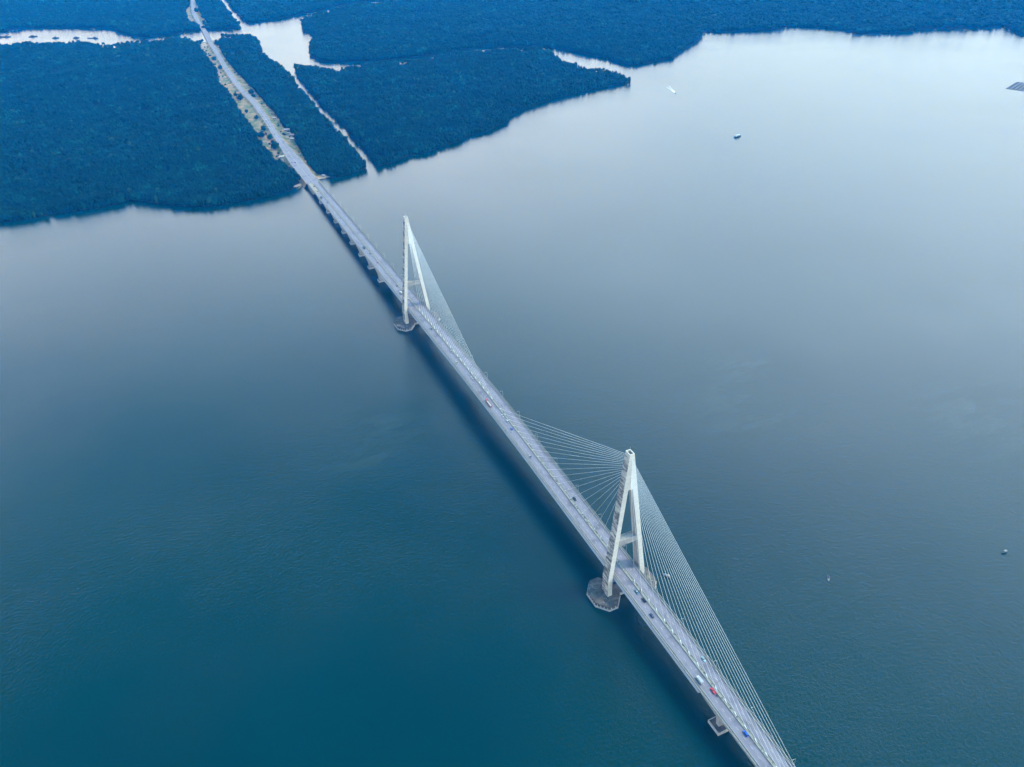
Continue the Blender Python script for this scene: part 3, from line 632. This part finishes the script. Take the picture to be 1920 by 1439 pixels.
for kind, x, y, c, roof, lab, cat in V:
    q = deck_at(x, y)
    sg = -1 if q[0] < 0 else 1
    lim = (2.6, 7.9)
    X = sg*min(max(abs(q[0]), lim[0]), lim[1]); yaw = 0 if X < 0 else math.pi
    sl = (zdeck(q[1]+2)-zdeck(q[1]-2))/4*(1 if X < 0 else -1)
    o = place(kind, (X, q[1], zdeck(q[1])+.022), yaw, c, math.atan(sl))
    tag(o, lab, cat, 'vehicles crossing the bridge')
    if roof:
        for ch in o.children:
            if ch.name.startswith('roof'): ch.color = (*[k*.5 for k in roof], 1)
    if x in RID:
        p_ = place('rider', (X, q[1], zdeck(q[1])+.022), yaw, RID[x][1], math.atan(sl)); tag(p_, RID[x][0], 'person', 'motorcycle riders on the bridge')
VL = [('suv', 554, 308, (.05, .03, .03), 'dark brown car on the wide road just ashore', 'car'), ('hatch', 546, 297.5, (.8, .8, .8), 'white car on the wide road just ashore', 'car'), ('sedan', 539, 286, (.75, .78, .8), 'white car near the long cream shed', 'car'),
      ('sedan', 515.5, 252.5, (.03, .04, .06), 'dark car on the road beside the red dirt', 'car'), ('sedan', 505, 237.5, (.05, .06, .08), 'dark grey car on the road by the bright grass', 'car'), ('truck', 499, 227, (.82, .82, .82), 'white truck on the road through the forest', 'truck'),
      ('sedan', 492, 219.5, (.04, .05, .07), 'dark car ahead of the white truck', 'car'), ('hatch', 427.5, 136, (.85, .85, .85), 'white car halfway along the forest road', 'car'), ('truck', 402.5, 94.5, (.85, .85, .85), 'white truck near the inlet', 'truck')]
for kind, x, y, c, lab, cat in VL:
    q = un(x, y, 4.3); i = int(np.argmin(((Cn[:, :2]-q[:2])**2).sum(1)))
    d = float(np.dot(q[:2]-Cn[i, :2], nr[i])); m_ = Wd[i]-2.2; d = max(-m_, min(m_, d))
    if abs(d) < 1.6: d = 1.8 if d > 0 else -1.8
    P = Cn[i, :2]+tg[i]*float(np.dot(q[:2]-Cn[i, :2], tg[i]))+nr[i]*d
    j = i+1 if np.dot(P-Cn[i, :2], tg[i]) > 0 else i-1; j = max(0, min(len(Cn)-1, j))
    ln = np.linalg.norm(Cn[j, :2]-Cn[i, :2]); f = min(1, abs(np.dot(P-Cn[i, :2], tg[i]))/max(ln, .01)); z = Cn[i, 2]*(1-f)+Cn[j, 2]*f
    o = place(kind, (P[0], P[1], z+.03), math.atan2(-tg[i, 0], tg[i, 1])+(0 if d < 0 else math.pi), c)
    tag(o, lab, cat, 'vehicles on the forest road')

# ------------------------------------------------------------------ boats and rafts
def hull_mb(L, Wd_, Hh, sheer=.25):
    secs = []
    for f in (-.5, -.45, -.2, .1, .3, .42, .5):
        wv = Wd_/2*(1 if f < .1 else max(.04, 1-((f-.1)/.4)**1.8)); wv *= (.85 if f <= -.45 else 1)
        zt = Hh+sheer*Hh*max(0, f*2)**2; y = f*L
        secs.append([(-wv, y, zt), (-wv*.75, y, .1), (0, y, -.35), (wv*.75, y, .1), (wv, y, zt)])
    return MB().sweep(secs)
def boat(name, px, py, L, W_, Hh, hc, cc, yaw, label, cat, cabin=(-.3, .15, .8, 1.9), awning=None, mast=0, group=None):
    q = un(px, py, 0); t = empty(name, (q[0], q[1], 0), yaw); tag(t, label, cat, group)
    h = hull_mb(L, W_, Hh).build('hull', M['matte'], t); h.color = (*[k*.5 for k in hc], 1)
    a, b, wf, ch = cabin
    c = MB(); c.box(-W_/2*wf, W_/2*wf, a*L, b*L, Hh+.002, Hh+ch, tx=.1, ty=.12); c = c.build('cabin', M['matte'], t); c.color = (*[k*.5 for k in cc], 1)
    wn = MB(); wn.box(-W_/2*wf*.9, W_/2*wf*.9, b*L-.12, b*L+.03, Hh+ch*.45, Hh+ch*.8); wn.build('window', M['glass'], t)
    if awning:
        a2, b2, ac = awning; zt = Hh+ch+.35
        r = MB(); r.box(-W_/2*.9, W_/2*.9, a2*L, b2*L, zt, zt+.14, tx=.08, ty=.08); r = r.build('awning', M['matte'], t); r.color = (*[k*.5 for k in ac], 1)
        po = MB()
        for x in (-1, 1):
            for y in (a2, b2): po.tube((x*W_/2*.8, y*L*.96, Hh*.9), (x*W_/2*.8, y*L*.96, zt+.02), .05, 6)
        po.build('awning_frame', M['steel'], t)
    if mast: MB().tube((0, a*L*.5, Hh+ch-.05), (0, a*L*.5, Hh+ch+mast), .09, 6, .05).build('mast', M['steel'], t)
    return t
def head(px0, py0, px1, py1):
    a, b = un(px0, py0), un(px1, py1); return math.atan2(-(b-a)[0], (b-a)[1])
boat('passenger_boat', 1383, 257, 17, 4.6, 1.5, (.02, .11, .20), (.70, .78, .84), head(1375, 258, 1392, 254), 'dark blue boat with a long white roof out on the open water', 'boat', (-.34, -.2, .8, 2.0), (-.36, .30, (.78, .86, .90)))
boat('motorboat', 1553.2, 1086, 6.2, 1.9, .8, (.34, .36, .38), (.02, .04, .10), head(1553, 1080, 1553.4, 1091), 'small white boat with a pointed bow and dark canopy right of the near pylon', 'boat', (-.38, .02, .75, .9))
boat('fishing_boat', 1882.5, 1036.5, 5.6, 2.0, .8, (.02, .13, .15), (.36, .35, .37), head(1886, 1035, 1879, 1038), 'small green boat with a pale awning near the right edge', 'boat', (-.25, .1, .6, .8), (-.4, .1, (.38, .36, .40)))
boat('workboat', 1249.5, 1080.5, 7.0, 1.8, .7, (.22, .21, .25), (.26, .33, .46), head(1253, 1082, 1244, 1078), 'small grey boat with a blue-grey canopy seen through the near cables', 'boat', (.0, .3, .8, .9), (-.4, -.08, (.50, .47, .50)))
sp = boat('speedboat', 1266.3, 175, 6.5, 2.0, .8, (.10, .16, .20), (.10, .13, .16), head(1252, 163, 1266, 175), 'tiny speedboat heading away from a white wake', 'boat', (-.15, .15, .7, .7))
INLET = [(1.5, 69.5, 22, 'leftmost dark boat in the narrow inlet, cut by the picture edge'), (13.5, 69.3, 24, 'dark boat in the inlet, second from the left edge'), (62, 68.7, 27, 'long dark boat alone in the inlet, third from the left edge'), (104.5, 71.4, 21, 'dark boat in the inlet, fourth from the left edge'), (143, 71.2, 18, 'smallest dark boat in the inlet, between two longer ones'), (179, 71.8, 22, 'dark boat with a raised wheelhouse, rightmost in the inlet')]
for i, (x, y, L, lab) in enumerate(INLET):
    yaw = head(x-5, y+.4, x+5, y-.4) if i != 5 else head(x-5, y-.2, x+5, y+.3)
    boat('fishing_vessel', x, y+.6, L, 6.0, 2.2, (.035, .06, .10), (.06, .10, .16), yaw, lab, 'boat', (-.25, .12, .75, 2.6), None, 4, group='boats moored in the inlet')
q = un(170, 72.3); t = empty('barge', (q[0], q[1], 0), head(165, 71.6, 175, 71.9)); tag(t, 'low flat dark barge left of the rightmost inlet boat', 'barge')
h = MB().box(-3, 3, -11, 11, -.4, 1.4, tx=-.3).build('hull', M['matte'], t); h.color = (.05, .08, .13, 1)
d = MB().box(-2.2, 2.2, -9.5, 7, 1.402, 1.9, tx=.2).build('deck_load', M['matte'], t); d.color = (.08, .11, .16, 1)
# wake of the speedboat
wk = MB(); a = un(1266, 174.6); fw = (un(1252, 163)-a)[:2]; Lw = np.linalg.norm(fw); fw = fw/Lw; sd_ = np.array([-fw[1], fw[0]])
rr = random.Random(3)
for i in range(420):
    u = rr.random()**1.35; sp_ = (.8+u*5.5)*(1 if rr.random() < .5 else -1)*(rr.random()**.35 if u > .35 else rr.random()); c = a[:2]+fw*(u*Lw*1.15+3)+sd_*sp_; r = (1.1-u*.85)*rr.uniform(.35, 1)
    k = rr.uniform(0, 6.28)
    wk.add([(c[0]+r*math.cos(k+j*1.2566)*1.5, c[1]+r*math.sin(k+j*1.2566), .03+.0004*i) for j in range(5)], [(0, 1, 2, 3, 4)])
tag(wk.build('wake', M['foam']), kind='stuff')
# fish farm
q = un(1927, 164.5); ff = empty('fish_farm', (q[0], q[1], 0), R(21)); tag(ff, 'floating lattice fish farm with a blue-roofed hut at the right edge', 'fish farm')
gr = MB(); HF = 33.0
for i in range(9):
    u = -HF+i*HF/4; gr.box(-HF-.7, HF+.7, u-.7, u+.7, .1, .7); gr.box(u-.7, u+.7, -HF-.6, HF+.6, .16, .76)
gr.build('walkway_grid', M['timber'], ff)
fl = MB()
for i in range(9):
    for j in range(9): fl.tube((-HF+i*HF/4, -HF+j*HF/4, -.3), (-HF+i*HF/4, -HF+j*HF/4, .12), 1.0, 8)
fl.build('floats', M['matte'], ff).color = (.05, .12, .25, 1)
hh = MB().box(-14, -3, -8, 1, .77, 3.4).build('hut', M['matte'], ff); hh.color = (.10, .22, .40, 1)
MB().sweep([[(x, -9, 3.42), (x, -3.5, 5.0), (x, 2, 3.42)] for x in (-14.8, -2.2)]).build('roof', M['matte'], ff).color = (.015, .17, .50, 1)

# ------------------------------------------------------------------ sheds and houses by the road
def shed(name, px, py, L, W_, h, rc, yaw, label, cat='shed', z=.9):
    q = un(px, py, h); t = empty(name, (q[0], q[1], z), yaw); tag(t, label, cat)
    MB().box(-W_/2, W_/2, -L/2, L/2, 0, h).build('wall', M['wall'], t)
    k = .5
    r = MB().sweep([[(-W_/2-k, y, h+.004), (0, y, h+W_*.22), (W_/2+k, y, h+.004), (W_/2+k, y, h+.16), (0, y, h+W_*.22+.16), (-W_/2-k, y, h+.16)] for y in (-L/2-k, L/2+k)]).build('roof', M['roof'], t); r.color = (*[k*.5 for k in rc], 1)
    MB().box(W_/2+.004, W_/2+.06, -.5, .5, 0, 2.1).build('door', M['timber'], t)
    for y in (-L*.3, L*.3): MB().box(-W_/2-.05, -W_/2-.004, y-.5, y+.5, 1.0, 2.0).build('window', M['glass'], t)
shed('shed', 529.5, 294, 12, 6, 3.2, (.78, .72, .60), R(80), 'long shed with a cream roof left of the wide road')
shed('house', 538.3, 243.5, 11, 7, 3.4, (.52, .48, .62), R(72), 'house with a lavender roof right of the road', 'house')
shed('house', 547.5, 253, 9, 5, 3.0, (.55, .36, .36), R(60), 'house with a pinkish red roof by the forest edge', 'house')
shed('house', 549, 260.5, 10, 6, 3.0, (.68, .58, .58), R(65), 'pale pink-roofed house below the red-roofed one', 'house')
shed('shed', 541.5, 250, 7, 5, 2.8, (.40, .36, .30), R(70), 'small brown-roofed shed between the houses right of the road')
shed('shed', 411.5, 155, 11, 7, 3.2, (.82, .84, .86), R(15), 'white-roofed shed among trees left of the upper road')
shed('shed', 456.8, 217, 6, 5, 2.8, (.82, .84, .86), R(20), 'tiny white-roofed shed at the forest edge left of the road')
shed('shed', 515, 221.5, 8, 5, 2.8, (.68, .60, .66), R(60), 'small pale shed beside the bright grass strip')
shed('hut', 607, 329.5, 5, 4, 2.6, (.72, .66, .66), R(50), 'small pale hut on the shore right of the bridge end', 'hut')

# ------------------------------------------------------------------ trees
def crown_mesh(name, seed, sub=2, rx=1.0, rz=1.0, leaves=90):
    rd = random.Random(seed); b = bmesh.new(); bmesh.ops.create_icosphere(b, subdivisions=sub, radius=1.0)
    off = Vector((rd.uniform(0, 50), rd.uniform(0, 50), rd.uniform(0, 50)))
    for v in b.verts:
        n = noise.noise(v.co*1.7+off)*.45+noise.noise(v.co*4+off)*.28
        k = .82+n; v.co = Vector((v.co.x*k*rx, v.co.y*k*rx, (v.co.z*(k if v.co.z > 0 else k*.8))*rz))
    me = bpy.data.meshes.new(name); b.to_mesh(me); b.free()
    vs = [tuple(v.co) for v in me.vertices]; fs = [tuple(p.vertices) for p in me.polygons]
    for i in range(leaves):       # loose leaf clumps standing out of the crown
        while True:
            d = Vector((rd.gauss(0, 1), rd.gauss(0, 1), rd.gauss(.35, 1))).normalized()
            if d.z > -.6: break
        c = Vector((d.x*rx, d.y*rx, d.z*rz))*rd.uniform(.78, 1.22); r = rd.uniform(.10, .24)
        a = d.orthogonal().normalized(); e = d.cross(a); tl = rd.uniform(-.5, .5); k0 = rd.uniform(0, 6.28); o = len(vs)
        m = 5
        vs.append(tuple(c+d*r*.45))
        for j in range(m): ph = k0+j*6.2832/m; rr2 = r*rd.uniform(.7, 1.25); vs.append(tuple(c+a*math.cos(ph)*rr2+e*math.sin(ph)*rr2+d*tl*r*math.cos(ph)))
        fs += [(o, o+1+j, o+1+(j+1) % m) for j in range(m)]
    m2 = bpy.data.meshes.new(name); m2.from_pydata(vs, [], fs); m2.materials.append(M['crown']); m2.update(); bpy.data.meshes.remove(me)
    return m2
CROWN = [crown_mesh('crown', i, 2, 1.0, [1.35, 1.1, 1.6, 1.2, 1.0, 1.5][i], 80) for i in range(6)]
def trunk_mesh(name, seed):
    rd = random.Random(seed); mb = MB(); top = Vector((rd.uniform(-.1, .1), rd.uniform(-.1, .1), 1.0))
    mb.tube((0, 0, 0), top, .06, 7, .03)
    for k in range(4):
        a = k*1.57+rd.uniform(-.4, .4); mb.tube(top*.65, (math.cos(a)*.38, math.sin(a)*.38, 1.0+rd.uniform(.0, .2)), .03, 5, .012)
        mb.tube((math.cos(a)*.28, math.sin(a)*.28, 0), (0, 0, .3), .02, 5, .03)     # prop roots
    return mb.mesh(name, M['trunk'])
TRUNK = [trunk_mesh('trunk', i) for i in range(3)]
CROWN_OBJ = [None]*6
def tree(name, x, y, rad, h, label, group, z0=.7, k=None):
    k = random.randrange(6) if k is None else k
    t = empty(name, (x, y, z0), random.uniform(0, 6.28)); tag(t, label, 'tree', group)
    hz = [1.35, 1.1, 1.6, 1.2, 1.0, 1.5][k]; sz = h*.55/hz*.95
    tr = link(TRUNK[k % 3], 'trunk', t); tr.scale = (h*.7, h*.7, h*.55)
    c = link(CROWN[k], 'crown', t); c.scale = (rad, rad, sz); c.location = (0, 0, h-hz*sz*1.06)
    if CROWN_OBJ[k] is None: CROWN_OBJ[k] = c
    return t
def along(px_pts, spacing, jitter):
    P = np.array([un(x, y)[:2] for x, y in px_pts]); out = []; carry = 0.0
    for a, b in zip(P[:-1], P[1:]):
        L = np.linalg.norm(b-a); d = (b-a)/L; n = np.array([-d[1], d[0]]); u = carry
        while u < L: out.append(a+d*u+n*rng.uniform(*jitter)); u += spacing*rng.uniform(.8, 1.25)
        carry = u-L
    return out
SHORE_L = [(-30, 421), (0, 417), (50, 412), (100, 402), (150, 395), (200, 387), (230, 381), (237, 375), (260, 377), (300, 383), (350, 388), (400, 388), (440, 380), (483, 373), (520, 365), (545, 358)]
SHORE_M = [(622, 334), (650, 329), (670, 322), (686, 315)]
SHORE_R = [(709, 312), (737, 306), (766, 292), (795, 288), (824, 277), (853, 268), (879, 255), (912, 248), (937, 235), (950, 230), (951, 221), (970, 211), (1003, 198), (1032, 187), (1069, 178), (1109, 169), (1152, 161), (1183, 156)]
for lst, lab, grp in ((SHORE_L, 'dark green mangrove tree lining the left shore at the waterline', 'mangroves along the left shore'), (SHORE_M, 'dark green mangrove on the short shore between bridge and canal', 'mangroves between bridge and canal'), (SHORE_R, 'dark green mangrove along the shore right of the canal', 'mangroves along the shore right of the canal')):
    for p_ in along(lst, 6.0, (-1.2, 2.4)):
        tree('mangrove_tree', p_[0], p_[1], rng.uniform(2.3, 5.2), rng.uniform(6.5, 15), lab, grp, z0=.6)
ROAD_TREES = [(480.5, 220.5, 5), (495, 241, 5.5), (490, 252, 7.5), (506, 257, 6), (515.5, 273, 8.5), (511, 266, 4), (442.5, 178, 5), (449.5, 182, 8), (470.5, 172, 7), (475, 179.5, 5), (406.5, 79.5, 9), (400.5, 110, 6), (412.5, 126.5, 6), (382.5, 42.5, 8), (368.5, 19, 9), (493.5, 240, 5), (462, 209, 4.5)]
for i, (x, y, r) in enumerate(ROAD_TREES):
    p_ = un(x, y, r*1.0)
    tree('roadside_tree', p_[0], p_[1], r*.95, r*1.75, 'round dark tree standing alone on the cleared verge beside the road', 'lone trees beside the forest road', z0=.9, k=4 if i % 2 else 1)

q = np.array(COR); lo, hi = q.min(0), q.max(0); nb = 0
def inside(P, poly):
    x, y = P[:, 0], P[:, 1]; q = np.array(poly); c = np.zeros(len(P), bool); j = len(q)-1
    for i in range(len(q)):
        xi, yi, xj, yj = *q[i], *q[j]
        k = ((yi > y) != (yj > y)) & (x < (xj-xi)*(y-yi)/((yj-yi) if yj != yi else 1e-9)+xi); c ^= k; j = i
    return c
cand = lo+rng.random((4000, 2))*(hi-lo); cand = cand[inside(cand, COR)]
for p_ in cand:
    i = int(np.argmin(((Cn[:, :2]-p_)**2).sum(1))); d = np.linalg.norm(Cn[i, :2]-p_)
    if d < Wd[i]+9 or noise.noise(Vector((p_[0]*.02, p_[1]*.02, 5.5))) < .05: continue
    r_ = rng.uniform(1.3, 2.8); nb += 1
    tree('bush', p_[0], p_[1], r_, r_*1.5, 'small dark bush growing on the cleared verge of the forest road', 'bushes on the verge', z0=.9, k=4)
    if nb >= 60: break
# the forest: one mass of crowns
road_clear = [(Cn[i, :2], Wd[i]+6) for i in I]
P_all, S_all = [], []
for poly in (A, B, C, D1, D2):
    q = np.array(poly); lo, hi = q.min(0), q.max(0)
    for (d0, d1, sp) in ((0, 1750, 5.3), (1750, 2600, 7.0), (2600, 4200, 9.5), (4200, 7000, 16)):
        nx, ny = int((hi[0]-lo[0])/sp)+1, int((hi[1]-lo[1])/sp)+1
        g = np.stack(np.meshgrid(np.arange(nx), np.arange(ny)), -1).reshape(-1, 2).astype(float)
        g[:, 0] += (g[:, 1] % 2)*.5; g = lo+(g+rng.uniform(-.42, .42, g.shape))*sp
        d = np.linalg.norm(g-CAM[:2], axis=1); g = g[(d >= d0) & (d < d1)]
        if len(g) == 0: continue
        px_, py_, w_ = project(np.c_[g, np.full(len(g), 8.0)])
        g = g[(w_ > 0) & (px_ > -330) & (px_ < 2250) & (py_ > -150)]
        if len(g) == 0: continue
        g = g[inside(g, poly)]
        if poly is A: g = g[~inside(g, COR)]
        if poly is D1: g = g[~inside(g, COR2)]
        for c, r in road_clear: g = g[((g-c)**2).sum(1) > r*r]
        P_all.append(g); S_all.append(np.full(len(g), sp/5.3))
P_all = np.concatenate(P_all); S_all = np.concatenate(S_all)
# keep clear of the sheds
for o in list(col.objects):
    if o.get('category') in ('shed', 'house', 'hut'): k = ((P_all-np.array(o.location[:2]))**2).sum(1) > 81; P_all, S_all = P_all[k], S_all[k]
gap = np.array([noise.noise(Vector((x*.02, y*.02, 11.3)))+.5*noise.noise(Vector((x*.06, y*.06, 2.2))) for x, y in P_all])
k = (gap < .52) | (rng.random(len(P_all)) > .75); P_all, S_all = P_all[k], S_all[k]
nP = len(P_all)
hf = np.array([noise.noise(Vector((x*.008, y*.008, 3.1)))*.45+noise.noise(Vector((x*.03, y*.03, 7.7)))*.45 for x, y in P_all])
hgt = (11.0+rng.normal(0, 1.3, nP))*(1+hf)*(1+.12*(S_all-1)); hgt += (rng.random(nP) > .97)*2.5
rad = 2.75*S_all*rng.uniform(.7, 1.2, nP)*(1+rng.uniform(.3, 1.0, nP)*(rng.random(nP) > .88))
vi = rng.integers(0, 6, nP)
hzs = np.array([1.35, 1.1, 1.6, 1.2, 1.0, 1.5])[vi]
sz = rng.uniform(3.0, 4.6, nP)/hzs*1.25
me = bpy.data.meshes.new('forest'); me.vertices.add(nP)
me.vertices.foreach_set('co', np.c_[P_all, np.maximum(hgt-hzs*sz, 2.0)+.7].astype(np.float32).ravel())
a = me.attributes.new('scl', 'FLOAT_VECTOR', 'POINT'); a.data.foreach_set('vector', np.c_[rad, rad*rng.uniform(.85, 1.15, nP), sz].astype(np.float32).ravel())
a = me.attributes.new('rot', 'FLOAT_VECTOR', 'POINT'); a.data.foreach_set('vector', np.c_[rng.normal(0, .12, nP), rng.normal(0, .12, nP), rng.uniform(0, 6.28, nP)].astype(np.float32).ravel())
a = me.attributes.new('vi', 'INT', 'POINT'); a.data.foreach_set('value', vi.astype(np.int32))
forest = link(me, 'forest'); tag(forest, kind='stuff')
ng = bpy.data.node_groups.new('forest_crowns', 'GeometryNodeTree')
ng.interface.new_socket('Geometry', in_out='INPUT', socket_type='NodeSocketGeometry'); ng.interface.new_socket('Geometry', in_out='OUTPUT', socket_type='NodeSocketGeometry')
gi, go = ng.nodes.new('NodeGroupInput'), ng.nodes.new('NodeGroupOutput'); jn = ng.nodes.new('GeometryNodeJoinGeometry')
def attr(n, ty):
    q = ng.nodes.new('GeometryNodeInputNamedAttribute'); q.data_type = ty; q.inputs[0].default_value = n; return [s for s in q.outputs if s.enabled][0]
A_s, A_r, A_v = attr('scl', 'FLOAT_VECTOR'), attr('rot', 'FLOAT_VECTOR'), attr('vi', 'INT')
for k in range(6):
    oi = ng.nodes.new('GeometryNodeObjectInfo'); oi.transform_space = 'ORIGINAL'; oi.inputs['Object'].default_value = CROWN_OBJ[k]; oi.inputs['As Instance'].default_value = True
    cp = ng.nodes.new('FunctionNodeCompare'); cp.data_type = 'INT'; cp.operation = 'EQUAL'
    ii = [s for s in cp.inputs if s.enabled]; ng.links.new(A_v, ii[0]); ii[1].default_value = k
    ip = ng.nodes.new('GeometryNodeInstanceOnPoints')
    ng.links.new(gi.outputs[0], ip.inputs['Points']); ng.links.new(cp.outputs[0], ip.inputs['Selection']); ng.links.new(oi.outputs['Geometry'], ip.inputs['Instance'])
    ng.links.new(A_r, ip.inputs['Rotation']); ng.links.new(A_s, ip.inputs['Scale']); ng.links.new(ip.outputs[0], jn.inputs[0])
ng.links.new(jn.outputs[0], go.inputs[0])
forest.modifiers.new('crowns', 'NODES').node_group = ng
print('forest', nP, 'objects', len(col.objects))

# ------------------------------------------------------------------ haze
hz_ = MB().box(-S-200, S+200, -S-200, S+200, -5, CAM[2]+25)
hm = bpy.data.materials.new('haze'); hm.use_nodes = True; t = hm.node_tree; t.nodes.clear()
pv = N(t, 'ShaderNodeVolumePrincipled'); pv.inputs['Color'].default_value = (*HAZE_COLOR, 1); pv.inputs['Density'].default_value = HAZE_DENSITY; pv.inputs['Anisotropy'].default_value = .2
pv.inputs['Density Attribute'].default_value = ''; hm.cycles.homogeneous_volume = True; pv.inputs['Absorption Color'].default_value = (1, 1, 1, 1)
mo = N(t, 'ShaderNodeOutputMaterial'); t.links.new(pv.outputs[0], mo.inputs['Volume'])
tag(hz_.build('haze', hm), kind='stuff')
